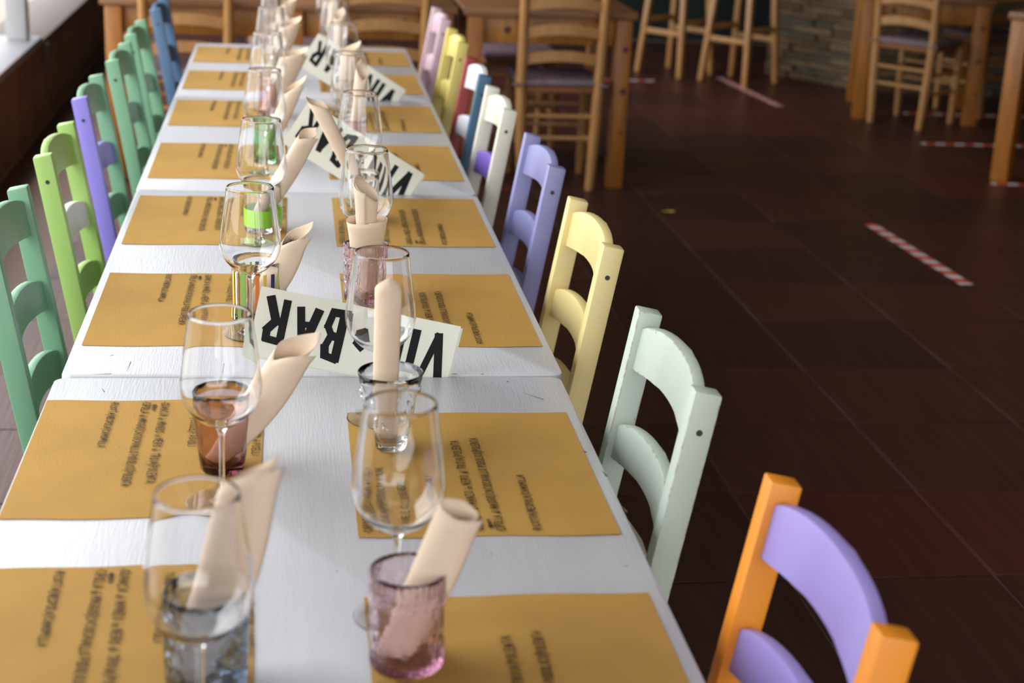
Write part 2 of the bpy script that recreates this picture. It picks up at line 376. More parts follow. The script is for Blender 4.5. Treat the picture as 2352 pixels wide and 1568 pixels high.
# ------------------------------------------------------------------ stroke lettering
GL = {
 'A': [[(0, 0), (.45, 1), (.9, 0)], [(.2, .38), (.72, .38)]], 'B': [[(0.05, 0), (0.05, 1), (.6, .95), (.68, .75), (.5, .55), (.08, .5)], [(.5, .53), (.78, .3), (.6, .04), (.05, 0)]],
 'C': [[(.8, .85), (.45, 1), (.08, .65), (.08, .3), (.4, 0), (.8, .12)]], 'D': [[(0, 0), (0, 1), (.5, .92), (.78, .5), (.5, .06), (0, 0)]],
 'E': [[(.7, 1), (0, 1), (0, 0), (.75, 0)], [(0, .52), (.55, .52)]], 'F': [[(.7, 1), (0, 1), (0, 0)], [(0, .52), (.55, .52)]],
 'G': [[(.8, .85), (.4, 1), (.06, .6), (.1, .2), (.5, 0), (.8, .2), (.8, .45), (.5, .45)]], 'I': [[(.2, 0), (.2, 1)]], 'L': [[(0, 1), (0, 0), (.65, 0)]],
 'M': [[(0, 0), (.05, 1), (.45, .35), (.85, 1), (.9, 0)]], 'N': [[(0, 0), (0, 1), (.7, 0), (.72, 1)]], 'O': [[(.4, 1), (.05, .6), (.15, .1), (.5, 0), (.8, .4), (.7, .9), (.4, 1)]],
 'P': [[(0, 0), (0, 1), (.6, .92), (.65, .65), (.4, .48), (0, .45)]], 'R': [[(0, 0), (0, 1), (.6, .95), (.62, .68), (.35, .5), (0, .48)], [(.3, .5), (.75, 0)]],
 'S': [[(.7, .88), (.35, 1), (.05, .78), (.4, .5), (.7, .25), (.4, 0), (0, .1)]], 'T': [[(0, 1), (.8, 1)], [(.4, 1), (.4, 0)]], 'U': [[(0, 1), (.05, .2), (.35, 0), (.7, .2), (.72, 1)]],
 'V': [[(0, 1), (.35, 0), (.75, 1)]], 'Z': [[(0, 1), (.7, 1), (0, 0), (.75, 0)]], '/': [[(0, -.3), (.35, 1.3)]], '*': [[(.1, .35), (.25, .45)]],
 'i': [[(.15, 0), (.15, .55)], [(.15, .8), (.15, .86)]], 'd': [[(.5, .3), (.3, .5), (.08, .3), (.2, .02), (.5, .1)], [(.55, 0), (.5, 1)]], 'n': [[(0, 0), (0, .5), (.35, .5), (.4, 0)]],
 'o': [[(.3, .5), (.05, .3), (.2, .0), (.5, .1), (.5, .4), (.3, .5)]], 'p': [[(0, -.3), (0, .5), (.4, .45), (.4, .1), (0, .1)]], 'u': [[(0, .5), (.05, 0), (.4, .05), (.45, .5)]], 'r': [[(0, 0), (0, .5), (.35, .45)]],
 'e': [[(.05, .25), (.45, .3), (.3, .5), (.05, .3), (.2, 0), (.45, .08)]],
}
def write(bm, text, org, xd, yd, h, wd, rnd, aspect=0.62, gap=0.22, jit=0.06, drift=0.0, n=None, off=0.0004):
    """handwritten strokes; xd reading direction, yd letter-up direction (unit vectors), h cap height, wd half stroke width"""
    x = 0.0; n = n or xd.cross(yd); kq = 0
    for ch in text:
        if ch == ' ': x += h * 0.42; continue
        gl = GL.get(ch)
        if not gl: continue
        wmax = max(p[0] for s in gl for p in s); dy = rnd.uniform(-.05, .05) * h + drift * x
        for s in gl:
            pts = [(x + (p[0] + rnd.uniform(-jit, jit) * .6) * h * aspect, dy + (p[1] + rnd.uniform(-jit, jit)) * h) for p in s]
            for a, b in zip(pts[:-1], pts[1:]):
                d = Vector((b[0] - a[0], b[1] - a[1])); 
                if d.length < 1e-7: continue
                e = d.normalized() * wd * 0.7; s2 = Vector((-d.y, d.x)).normalized() * wd * rnd.uniform(.8, 1.15)
                q = [(a[0] - e.x - s2.x, a[1] - e.y - s2.y), (b[0] + e.x - s2.x, b[1] + e.y - s2.y), (b[0] + e.x + s2.x, b[1] + e.y + s2.y), (a[0] - e.x + s2.x, a[1] - e.y + s2.y)]
                kq += 1; bm.faces.new([bm.verts.new(org + xd * u + yd * v + n * (off + (kq % 12) * 1e-5)) for u, v in q])
        x += (wmax * aspect + gap) * h
    return x

# ------------------------------------------------------------------ placemats
MENU = [  # (letter centre line from the inner edge towards the diner, text, letter height)
    (0.012, '*CAPOCOLLO CON CREMA di PISELLI', .0105), (0.032, '*BACCALA/PATATE/SALSA di OLIVE', .0105), (0.063, 'FAVE E CICORIE NERE', .0110), (0.106, 'TUBETTI/COZZE/FAGIOLI', .0105),
    (0.153, '*GUANCIA di MANZO in NERO di TROIA/POLENTA', .0113), (0.166, 'oppure', .0080), (0.180, '*CIPOLLA di MAGGIO/CACIOCAVALLO PODOLICO/POLENTA', .0113), (0.227, '*RICOTTA/NESPOLA/CAMOMILLA', .0098)]
def placemat(side, xin, yfar, ynear, label, idx, rz=0.0, wdt=0.333):
    """side -1 left, +1 right; xin = |x| of inner edge"""
    rnd = random.Random(idx * 13 + 5)
    L = yfar - ynear; ym = (yfar + ynear) / 2
    t = empty('placemat', label, 'placemat', (side * (xin + wdt / 2), ym, 0.0006), rz, 'brown paper menu placemats')
    bm = bmesh.new(); NX, NY = 12, 14; th = 0.0006
    def hz(u, v):   # gentle curl of the paper at its short edges
        e = max(0, (abs(v) - .90) / .10); return th + 0.0003 * e * (0.5 + 0.5 * sin(u * 6 + idx)) 
    G = [[bm.verts.new((wdt * (i / NX - .5), L * (j / NY - .5) + 0.0022 * sin(i * .9 + idx) * (1 if j in (0, NY) else 0), hz(i / NX, 2 * j / NY - 1))) for j in range(NY + 1)] for i in range(NX + 1)]
    for i in range(NX):
        for j in range(NY): bm.faces.new((G[i][j], G[i + 1][j], G[i + 1][j + 1], G[i][j + 1]))
    r = bmesh.ops.extrude_face_region(bm, geom=bm.faces[:])
    for v in r['geom']:
        if isinstance(v, bmesh.types.BMVert): v.co.z -= 0.0005
    finish(bm, 'paper_sheet', M_kraft, t)
    bm = bmesh.new()
    xd = Vector((0, 1, 0)) * side; yd = Vector((-1, 0, 0)) * side
    for (xo, txt, h) in MENU:
        y_s = -side * (L / 2 - 0.010 - (0.0 if txt[0] == '*' else .012))
        if side < 0: xo -= .006
        org = Vector((side * (-wdt / 2 + xo + h * .5), y_s, 0.0008))
        asp = .66 if len(txt) < 44 else .58
        if txt[0] != '*' and txt != 'oppure': asp = .8
        write(bm, txt, org, xd, yd, h, 0.00078, rnd, aspect=asp * .93, gap=0.30 if asp > .6 else .24, drift=rnd.uniform(-.02, .01), n=Vector((0, 0, 1)), off=0.0014)
    o = finish(bm, 'handwriting', M_ink, t, smooth=False); o['kind'] = 'stuff'
    return t
ordn = ['nearest the camera', 'second from the camera', 'third from the camera', 'fourth from the camera', 'fifth from the camera', 'sixth from the camera', 'seventh from the camera', 'at the far end']
Lrows = [(-.675, -1.09), (-.112, -.54), (.592, .15), (1.25, .811), (1.872, 1.436), (2.548, 2.12), (3.133, 2.745), (3.722, 3.325)]
Rrows = [(-.77, -1.19), (-.172, -.609), (.600, .147), (1.254, .812), (1.889, 1.452), (2.513, 2.085), (3.138, 2.738), (3.701, 3.342)]
rzL = [0.03, 0.0, 0, 0.0, 0, 0, 0, 0]
for i in range(8):
    placemat(-1, 0.052 if i > 1 else 0.082, Lrows[i][0], Lrows[i][1], 'brown paper placemat with handwritten menu, left side, ' + ordn[i], i, rzL[i], 0.333 if i > 1 else 0.322)
    placemat(1, 0.052 if i > 1 else 0.041, Rrows[i][0], Rrows[i][1], 'brown paper placemat with handwritten menu, right side, ' + ordn[i], i + 20, 0.0, 0.333)

# ------------------------------------------------------------------ table signs wedged in the seams
def sign(TLx, TLz, ang, y, label, rseed):
    """folded card, top-left corner in the plane y, rotated by ang in that vertical plane"""
    Wd, Hd = 0.322, 0.115
    t = empty('table_sign', label, 'sign', (TLx, y, TLz), 0, 'folded cards reading VINoBAR upside down')
    t.rotation_euler = (0, radians(ang), 0)
    box('card_front', M_card, (Wd / 2, -0.0010, -Hd / 2), (Wd, 0.0007, Hd), 0, t, smooth=False)
    box('card_back', M_card, (Wd / 2 + 0.004, 0.0010, -Hd / 2 - 0.003), (Wd, 0.0007, Hd), 0, t, smooth=False)
    box('fold', M_card, (Wd / 2 + 0.001, 0.0, -0.0006), (Wd - 0.002, 0.0026, 0.0012), 0.0004, t, smooth=False)
    bm = bmesh.new(); rnd = random.Random(rseed)
    xd = Vector((-1, 0, 0)); yd = Vector((0, 0, -1)); n = Vector((0, -1, 0))
    x = 0.018
    for ch, wch, h, lw, dz in (('V', .050, .068, .0062, .004), ('I', .028, .062, .0066, .006), ('N', .062, .062, .0060, .004), ('o', .044, .040, .0066, .026), ('B', .048, .074, .0064, 0), ('A', .056, .068, .0064, 0), ('R', .05, .070, .0062, 0)):
        asp = {'V': .55, 'I': .3, 'N': .62, 'o': .6, 'B': .42, 'A': .45, 'R': .5}[ch]
        write(bm, ch, Vector((Wd - x, -0.0014, -0.019 - dz)), xd, yd, h, lw, rnd, aspect=asp, gap=0, jit=.045, n=n, off=0.0003)
        x += wch * 0.90
    finish(bm, 'lettering', M_marker, t, smooth=False)
    return t
sign(-0.088, 0.149, 11.7, 0.0, 'cream card with big black upside-down lettering in the nearest table seam', 3)
sign(-0.001, 0.219, 31.9, 1.303, 'cream card with black upside-down lettering, tilted in the middle table seam', 4)
sign(0.042, 0.205, 31.7, 2.613, 'cream card with black upside-down lettering, tilted in the farthest table seam', 5)

# ------------------------------------------------------------------ wine glasses
def make_wine_glass():
    t = empty('wine_glass', 'clear stemmed wine glass', 'glass', (0, 0, 0), 0, 'clear wine glasses along both sides of the table')
    outer = crv([(0.0, .104), (.012, .1055), (.030, .116), (.045, .134), (.0515, .155), (.0505, .175), (.0465, .205), (.0425, .232), (.0395, .255)], 4)
    inner = [(max(0, r - 0.0011), z + (0.0011 if r < .04 else 0.0)) for r, z in outer]
    inner[0] = (0, .1062)
    prof = outer + [(0.0389, 0.2556)] + inner[::-1]
    bm = bmesh.new(); lathe(bm, prof, 56); finish(bm, 'bowl', G_clear, t, angle=60)
    bm = bmesh.new(); lathe(bm, crv([(0, .104), (.0085, .1038), (.0048, .097), (.0036, .080), (.0036, .045), (.0040, .022), (.0055, .010), (0.0085, .0040), (0, .0040)], 3), 24); finish(bm, 'stem', G_clear, t, angle=60)
    bm = bmesh.new(); lathe(bm, [(0, 0.0001), (.03, 0.0001), (.0455, 0.0001), (.0462, 0.0001), (.0472, .0004), (.0475, .0008), (.0471, .0012), (.0462, .0014), (.045, .00145), (.03, .0018), (.016, .0022), (.012, .0027), (.007, .0042), (0, .0042)], 48); finish(bm, 'foot', G_clear, t, angle=50)
    return t
GP = {  # base positions
 'L': [(-0.128, -1.055), (-0.130, -0.497), (-0.110, 0.215), (-0.102, 0.835), (-0.106, 1.50), (-0.108, 2.18), (-0.105, 2.80), (-0.100, 3.40)],
 'R': [(0.074, -0.819), (0.087, -0.198), (0.099, 0.552), (0.112, 1.188), (0.112, 1.818), (0.112, 2.44), (0.105, 3.10), (0.100, 3.66)]}
tumL = ['grey hammered tumbler', 'amber tumbler', 'striped tumbler', 'lime-banded tumbler', 'green tumbler', 'pale pink tumbler', 'ribbed tumbler', 'last tumbler']
tumR = ['near purple tumbler', 'leaf-patterned tumbler', 'far purple tumbler', 'plain tumbler', 'pink tumbler', 'ribbed tumbler', 'smooth tumbler', 'last tumbler']
wg = make_wine_glass(); first = True
for sd in 'LR':
    for i, (x, y) in enumerate(GP[sd]):
        o = wg if first else dup_tree(wg); first = False
        o.location = (x, y, 0.0030); o.rotation_euler = (0, 0, i * 0.4)
        o['label'] = 'clear stemmed wine glass beside the %s, %s row, %s' % ((tumL, tumR)[sd == 'R'][i], ('left', 'right')[sd == 'R'], ordn[i])

# ------------------------------------------------------------------ tumblers
def tumbler(x, y, label, r0, r1, h, m, kind='plain', wall=0.0024, base=0.009):
    seg = 72
    o = empty('tumbler', label, 'tumbler', (x, y, 0.0030), 0.3 * x * 50, 'drinking tumblers along the table')
    rf = None
    if kind == 'pressed':
        def rf(ph, z, r):
            if r < r0 * .8: return r
            if z < 0.020 or z > h - 0.020: return r + 0.0009 * cos(ph * 36)
            a = cos(ph * 3 + 0.6); zz = (z - h * .5) / (h * .3)
            return r + 0.0012 * cos(10 * math.hypot(math.sin(ph * 1.5 + .3) * 1.6, zz))
    elif kind == 'facet':
        def rf(ph, z, r): return r * (1 + 0.012 * cos(ph * 12)) if r > r0 * .8 else r
    nz = 16 if kind == 'pressed' else 8
    outer = [(0, 0), (r0 * .86, 0), (r0 * .9, 0), (r0 * .97, .0006), (r0, .002)] + [(r0 + (r1 - r0) * (k / nz) ** .85, .002 + (h - .002) * k / nz) for k in range(1, nz + 1)]
    inner = [(r0 + (r1 - r0) * (k / nz) ** .85 - wall * (1 if kind != 'pressed' else 1.3), .002 + (h - .002) * k / nz) for k in range(nz, 0, -1)]
    inner = [p for p in inner if p[1] > base + .004] + [(r0 - wall * 1.5, base + .0025), (r0 - wall * 2, base + .001), (r0 - wall * 3, base + .0002), (r0 * .5, base), (0, base)]
    bm = bmesh.new(); lathe(bm, outer + [(r1 - wall * .5, h + .0012)] + inner, seg, rf); finish(bm, 'glass_body', m, o, angle=60)
    if kind in ('pressed',):
        bm = bmesh.new()
        for zz in (h - .021, h - .0225 - .006):
            n = 40; rr = r1 + .0006
            for k in range(n):
                a = 2 * pi * k / n; bmesh.ops.create_icosphere(bm, subdivisions=1, radius=.0016, matrix=Matrix.Translation((rr * cos(a), rr * sin(a), zz)))
        q = finish(bm, 'bead_band', m, o); q['kind'] = 'stuff'
    if kind == 'leaf':
        bm = bmesh.new(); rnd = random.Random(4)
        for k in range(34):
            a = rnd.uniform(0, 2 * pi); z = rnd.uniform(.035, h - .02); r = r0 + (r1 - r0) * (z / h) ** .85 + .0004
            Mx = Matrix.Rotation(a, 4, 'Z') @ Matrix.Translation((r, 0, z)) @ Matrix.Rotation(rnd.uniform(-.8, .8), 4, 'X') @ Matrix.Diagonal((.0010, .0028, .0055, 1))
            bmesh.ops.create_icosphere(bm, subdivisions=2, radius=1, matrix=Mx)
        q = finish(bm, 'leaf_relief', m, o); q['kind'] = 'stuff'
    if kind == 'stripes':
        cols = [(38, 52, 110), (196, 214, 110), (232, 196, 40), (214, 178, 60), (220, 60, 50), (224, 92, 40), (236, 214, 90), (240, 240, 235), (120, 160, 80), (40, 60, 120), (226, 120, 40), (230, 190, 50)]
        ns = 20
        for k in range(ns):
            a = radians(172 + k * 360 / ns); c = cols[k % len(cols)]; wdt = (.55, .3, .75, .35, .5, .4)[k % 6] * 2 * pi / ns
            bm = bmesh.new(); A = []
            for q in range(4):
                ph = a + wdt * q / 3; A.append([bm.verts.new(((rr) * cos(ph), (rr) * sin(ph), z)) for rr, z in ((r0 + .0003, .004), (r1 + .0003, h - .016), (r1 + .0008, h - .016), (r0 + .0008, .004))])
            for q in range(3):
                for j in range(4): bm.faces.new((A[q][j], A[q + 1][j], A[q + 1][(j + 1) % 4], A[q][(j + 1) % 4]))
            bm.faces.new(A[0]); bm.faces.new(A[3][::-1])
            finish(bm, 'painted_stripe', mat('stripe_paint_%d_%d_%d' % c, rgb(*c), 0.35), o)
    if kind == 'limeband':
        bm = bmesh.new(); lathe(bm, [(r0 + .0004, .012), (r0 + .0012, .012), (r0 + .0030, .050), (r0 + .0022, .050), (r0 + .0004, .012)], 48); finish(bm, 'lime_band', mat('lime_glaze', rgb(150, 225, 40), .2), o)
    return o
TP = {'L': [(-.127, -.960), (-.134, -.385), (-.100, .305), (-.102, .935), (-.104, 1.647), (-.106, 2.30), (-.103, 2.93), (-.100, 3.53)],
      'R': [(.079, -.922), (.096, -.308), (.094, .421), (.117, 1.043), (.116, 1.690), (.120, 2.335), (.108, 2.98), (.100, 3.53)]}
specL = [('grey hammered glass tumbler in the near left corner', .041, .044, .108, G_smoke, 'facet'), ('amber-violet tapered glass tumbler holding a paper sleeve', .029, .041, .112, G_amber, 'facet'),
         ('tumbler painted with vertical rainbow stripes', .043, .044, .105, G_clear, 'stripes'), ('clear tumbler with a lime green band behind the striped tumbler', .040, .043, .106, G_clear, 'limeband'),
         ('green glass tumbler seen through a wine glass', .036, .040, .108, G_green, 'facet'), ('pale pink glass tumbler, left row, third from the far end', .036, .040, .105, G_pink, 'facet'),
         ('clear ribbed tumbler, left row, second from the far end', .036, .040, .105, G_ribbed, 'facet'), ('clear plain tumbler at the far end of the left row', .036, .040, .105, G_clear, 'plain')]
specR = [('purple pressed glass tumbler with relief pattern, nearest the camera', .0385, .0405, .108, G_purple, 'pressed'), ('clear tapered tumbler with leaf relief below the nearest seam', .026, .046, .112, G_pattern, 'leaf'),
         ('purple pressed glass tumbler behind the nearest sign', .0385, .0405, .105, G_purple, 'pressed'), ('clear plain tumbler, right row, fourth from the camera', .034, .040, .104, G_clear, 'plain'),
         ('purple-pink glass tumbler, right row, fifth from the camera', .036, .040, .105, G_pink, 'facet'), ('clear ribbed tumbler, right row, third from the far end', .038, .046, .108, G_ribbed, 'facet'),
         ('clear smooth tumbler, right row, second from the far end', .034, .040, .105, G_clear, 'plain'), ('clear small tumbler at the far end of the right row', .034, .040, .105, G_clear, 'plain')]
for sd, sp in (('L', specL), ('R', specR)):
    for (x, y), (lb, r0, r1, h, m, k) in zip(TP[sd], sp): tumbler(x, y, lb, r0, r1, h, m, k)

# ------------------------------------------------------------------ rolled paper cutlery sleeves standing in the tumblers
def sleeve(B, T, r0, r1, label, tip=0.12, phi0=0.0, flare=0.5, flat=0.75, fork=True, inner=0.0, seed=1, pk=.6, ipk=None):
    rnd = random.Random(seed)
    B = Vector(B); T = Vector(T); ax = (T - B); L = ax.length; ax.normalize()
    t = empty('cutlery_sleeve', label, 'napkin', B, 0, 'rolled beige paper cutlery sleeves')
    s = Vector((0, 1, 0)).cross(ax).normalized(); q = ax.cross(s).normalized()   # s roughly +x, q roughly +-y
    def roll(ra, rb, lo, hi, turns, tp, ph0, fl, name, pk):
        bm = bmesh.new(); NA, NT = 44, 14; G = []
        for i in range(NA + 1):
            ph = ph0 + turns * 2 * pi * i / NA; col = []
            end = max(0, (i / NA - 0.78) / 0.22)
            for j in range(NT + 1):
                tt = j / NT; Lh = lo + (hi - lo + tp * (1 - 4 * abs(((ph - pk) / (2 * pi) + .5) % 1.0 - .5)) * (1 if i < NA * .76 else 1 - .5 * end)) * tt
                r = (ra + (rb - ra) * tt) * (0.90 + 0.16 * i / NA + fl * end * end * (0.35 + 0.65 * sin(pi * min(1, tt * 1.1)))) * (1 + 0.03 * sin(3 * ph + 4 * tt + seed))
                col.append(bm.verts.new(ax * (Lh * L) + s * (r * cos(ph)) + q * (r * sin(ph) * flat)))
            G.append(col)
        for i in range(NA):
            for j in range(NT): bm.faces.new((G[i][j], G[i + 1][j], G[i + 1][j + 1], G[i][j + 1]))
        o = finish(bm, name, M_napkin, t, angle=70)
        md = o.modifiers.new('thickness', 'SOLIDIFY'); md.thickness = 0.0007; md.offset = 0
        return o
    roll(r0, r1, 0, 1, 1.32, tip, phi0 - 2.4, flare, 'paper_sleeve', pk)
    if inner > 0: roll(r0 * .6, r1 * .62, 0.1, 1 + inner, 1.2, 0.16, phi0 + 2.4, 0.1, 'inner_napkin', ipk if ipk is not None else pk)
    if fork:
        bm = bmesh.new(); e = 0.93
        bar(bm, ax * 0.02 + s * .002, ax * (L * .70), 0.007, 0.0016, ref=q)
        bar(bm, ax * (L * .70), ax * (L * (e - .16)), 0.018, 0.0016, ref=q, taper=1.0)
        for k in range(4): bar(bm, ax * (L * (e - .16)) + s * ((k - 1.5) * .005), ax * (L * e) + s * ((k - 1.5) * .005), 0.0024, 0.0014, ref=q, taper=.6)
        finish(bm, 'fork', M_steel, t, smooth=False)
        bm = bmesh.new(); bar(bm, ax * 0.02 + q * .005, ax * (L * .9) + q * .005, 0.009, 0.0018, ref=q); finish(bm, 'knife', M_steel, t, smooth=False)
    return t
Z0 = 0.014
sleeve((-.149, -.960, Z0), (-.082, -.950, .235), .017, .023, 'blurred paper cutlery sleeve standing in the grey tumbler', .13, 0.2, .9, seed=1, pk=-.2, fork=False)
sleeve((-.147, -.385, Z0), (-.034, -.385, .178), .011, .0215, 'paper cutlery sleeve leaning right out of the amber tumbler', .16, 0.0, 1.0, fork=False, seed=2, inner=-.06, pk=.7, flat=.7)
sleeve((-.118, .305, Z0), (-.030, .29, .160), .012, .0155, 'paper sleeve with fork tines showing, in the striped tumbler', .19, 0.0, 1.7, seed=3, pk=.6)
sleeve((-.124, .935, Z0), (-.006, .92, .215), .011, .0165, 'paper sleeve leaning right from the lime-banded tumbler', .08, 0.1, 1.0, fork=False, seed=4, pk=.9)
sleeve((-.120, 1.647, Z0), (-.030, 1.64, .200), .011, .0155, 'paper sleeve leaning from the green tumbler', .17, 0.0, .9, fork=False, seed=5, pk=.4)
sleeve((-.120, 2.30, Z0), (-.030, 2.29, .190), .013, .030, 'wide-mouthed paper sleeve in the pale pink tumbler', .17, 0.1, .6, fork=False, seed=6, pk=.3)
sleeve((-.118, 2.93, Z0), (-.040, 2.92, .200), .012, .026, 'paper sleeve in the left ribbed tumbler', .15, 0.2, .6, seed=7, pk=.5)
sleeve((-.112, 3.53, Z0), (-.048, 3.52, .200), .012, .024, 'paper sleeve at the far end of the left row', .14, 0.1, .6, seed=8, pk=.3)
sleeve((.064, -.922, Z0), (.130, -.922, .178), .016, .022, 'blurred paper sleeve with dark cutlery ends in the near purple tumbler', .03, 0.2, .5, seed=9, pk=1.4)
sleeve((.090, -.300, Z0), (.089, -.318, .240), .017, .0185, 'upright paper sleeve with pointed top in the leaf-patterned tumbler', .09, 1.9, .12, fork=False, seed=10, pk=-1.5, flat=.65)
sleeve((.094, .428, Z0), (.092, .400, .160), .016, .036, 'cone of folded paper opening wide in the far purple tumbler', .02, 1.0, .1, fork=False, seed=11, inner=.40, flat=.6, pk=.5, ipk=2.6)
sleeve((.138, 1.050, Z0), (.012, 1.02, .262), .013, .017, 'thin paper sleeve leaning left from the plain right tumbler', .08, 2.4, 1.1, fork=False, seed=12, pk=2.8)
sleeve((.108, 1.690, Z0), (.138, 1.68, .235), .012, .016, 'narrow paper sleeve in the right pink tumbler', .12, 0.5, .3, fork=False, seed=13, pk=2.0)
sleeve((.110, 2.335, Z0), (.128, 2.33, .200), .014, .034, 'crumpled wide paper sleeve in the right ribbed tumbler', .14, 1.0, .7, fork=False, seed=14, pk=.3)
sleeve((.102, 2.98, Z0), (.118, 2.97, .225), .013, .018, 'paper sleeve in the smooth tumbler of the right row', .10, 1.0, .3, fork=False, seed=15, pk=1.0)
sleeve((.094, 3.53, Z0), (.110, 3.52, .210), .013, .018, 'paper sleeve at the far end of the right row', .10, 0.4, .3, fork=False, seed=16, pk=.5)

# ------------------------------------------------------------------ painted ladder-back chairs
def paint(name, c, chips=None, amt=0.0, noise=.08, edge=0):
    return mat(name, rgb(*c), 0.42, noise=noise, nscale=7, bump=0.25, bscale=35, stretch=(1, 1, .4), chips=rgb(*chips) if chips else None, chip_amt=amt, edge=edge)
def slat_mesh(z, h, half, xw, bulge=.0155, arch=.020, th=.017):
    bm = bmesh.new(); N = 14; rows = []
    for i in range(N + 1):
        v = -1 + 2 * i / N; k = 1 - v * v
        y = v * half; xo = bulge * k
        rows.append([bm.verts.new((xw(z + zz + dz) + xo + dx, y, z + zz + dz)) for dx, dz, zz in ((-th / 2, -h / 2, arch * .55 * k), (th / 2, -h / 2, arch * .55 * k), (th / 2, h / 2, arch * (1 - v ** 4) ** 1.0 * .5 + arch * .5 * k), (-th / 2, h / 2, arch * (1 - v ** 4) * .5 + arch * .5 * k))])
    for i in range(N):
        for j in range(4): bm.faces.new((rows[i][j], rows[i + 1][j], rows[i + 1][(j + 1) % 4], rows[i][(j + 1) % 4]))
    bm.faces.new(rows[0][::-1]); bm.faces.new(rows[-1])
    es = [e for e in bm.edges if abs((e.verts[0].co - e.verts[1].co).y) > 1e-5 and len(e.link_faces) == 2]
    bmesh.ops.bevel(bm, geom=es, offset=.0025, segments=2, affect='EDGES', profile=.5)
    return bm
MESH = {}
def shared(key, name, m, parent, builder, **kw):
    """one mesh per shape and material, shared by alike parts"""
    k = (key, m.name)
    if k not in MESH:
        o = finish(builder(), name, m, parent, **kw); MESH[k] = o.data; return o
    o = bpy.data.objects.new(name, MESH[k]); COL.objects.link(o); o.parent = parent; return o
HALF = 0.181
def xw(z):  # centre line of the rear posts, z above floor
    return .17 + max(0, z - .45) * .17
def painted_chair(x, y, side, near, far, s1, s2, s3, seat, label, rz=0.0, htop=.90, cut=False):
    """side +1 right of the table, -1 left. near/far: materials of the posts nearer / farther from the camera."""
    rot = 0 if side > 0 else pi
    t = empty('ladder_back_chair', label, 'chair', (x, y, FLOOR), rot + rz, 'painted ladder-back chairs along the white tables')
    for sgn, m in ((-1, near if side > 0 else far), (1, far if side > 0 else near)):
        def pb(sgn=sgn):
            bm = bmesh.new(); a = [Vector((.19, sgn * HALF, 0.004)), Vector((.17, sgn * HALF, .45)), Vector((xw(htop), sgn * HALF, htop))]
            wx, wy = .038, .032; rows = []
            for k, P in enumerate(a):
                rows.append([bm.verts.new(P + Vector((i * wx / 2, j * wy / 2, (-.004 * i if k == 2 else 0)))) for i, j in ((-1, -1), (1, -1), (1, 1), (-1, 1))])
            for k in range(2):
                for j in range(4): bm.faces.new((rows[k][j], rows[k][(j + 1) % 4], rows[k + 1][(j + 1) % 4], rows[k + 1][j]))
            bm.faces.new(rows[0][::-1]); bm.faces.new(rows[-1])
            bmesh.ops.bevel(bm, geom=bm.edges[:], offset=.0035, segments=2, affect='EDGES', profile=.5)
            return bm
        p = shared(('post', sgn), 'leg', m, t, pb, angle=28)
        def sc(sgn=sgn):
            bm = bmesh.new()
            Mx = Matrix.Translation((xw(htop - .055), sgn * (HALF + .0160), htop - .055)) @ Matrix.Rotation(pi / 2, 4, 'X')
            bmesh.ops.create_cone(bm, cap_ends=True, segments=16, radius1=.0045, radius2=.0045, depth=.0016, matrix=Mx)
            return bm
        shared(('screw', sgn), 'screw', M_screw, t, sc)
    for key, z, h, m in (('a', .842, .068, s1), ('b', .690, .056, s2), ('c', .550, .054, s3)):
        shared(('slat', key), 'slat', m, t, lambda z=z, h=h: slat_mesh(z, h, HALF - .0145, xw), angle=28)
    sm = seat
    shared('seat', 'seat', sm, t, lambda: (lambda b: (add_box(b, (0.0, 0, .447), (.34, .325, .022), .006), b)[1])(bmesh.new()))
    for sgn in (-1, 1):
        shared(('fleg', sgn), 'leg', sm, t, lambda sgn=sgn: (lambda b: (bar(b, (-.145, sgn * .155, .002), (-.145, sgn * .150, .436), .034, .034, .003), b)[1])(bmesh.new()))
        shared(('str', sgn), 'stretcher', sm, t, lambda sgn=sgn: (lambda b: (bar(b, (-.13, sgn * .158, .20), (.165, sgn * .172, .20), .022, .018, .002), b)[1])(bmesh.new()))
    shared('str3', 'stretcher', sm, t, lambda: (lambda b: (bar(b, (-.145, -.14, .28), (-.145, .14, .28), .022, .018, .002, ref=Vector((1, 0, 0))), b)[1])(bmesh.new()))
    return t
P_orange = paint('orange_chair_paint', (255, 158, 38)); P_violet = paint('violet_chair_paint', (174, 160, 236)); P_mint = paint('mint_chair_paint', (200, 214, 202), (150, 112, 100), 0, edge=.19)
P_yellow = paint('pale_yellow_chair_paint', (238, 218, 150), noise=.06); P_lav = paint('lavender_chair_paint', (142, 142, 192), (214, 140, 110), -.02, edge=.05); P_cream = paint('cream_chair_paint', (230, 228, 212), (130, 104, 78), .0, edge=.06)
P_purple = paint('purple_chair_paint', (136, 104, 214)); P_blue = paint('petrol_blue_chair_paint', (60, 104, 134)); P_red = paint('dark_red_chair_paint', (150, 38, 38)); P_wht = paint('white_chair_paint', (234, 236, 242))
P_yel2 = paint('mustard_yellow_chair_paint', (226, 208, 112)); P_pink = mat('streaky_pink_white_paint', rgb(226, 214, 216), 0.45, noise=.3, nscale=9, col2=rgb(196, 130, 158), stretch=(1, 1, .5))
P_green = paint('sea_green_chair_paint', (116, 164, 130)); P_lime = paint('lime_chair_paint', (156, 192, 102)); P_vio2 = paint('blue_violet_chair_paint', (138, 126, 214)); P_pwh = paint('off_white_chair_paint', (232, 224, 220)); P_blue2 = paint('worn_blue_chair_paint', (72, 106, 140), (70, 76, 84), .06)
XRo, XLo = .2635, -.3085
painted_chair(XRo + .009, -.968, 1, P_orange, P_orange, P_violet, P_violet, P_violet, P_orange, 'orange ladder-back chair with violet slats, nearest on the right')
painted_chair(XRo - .006, -.303, 1, P_mint, P_mint, P_mint, P_mint, P_mint, P_mint, 'pale mint ladder-back chair with chipped paint')
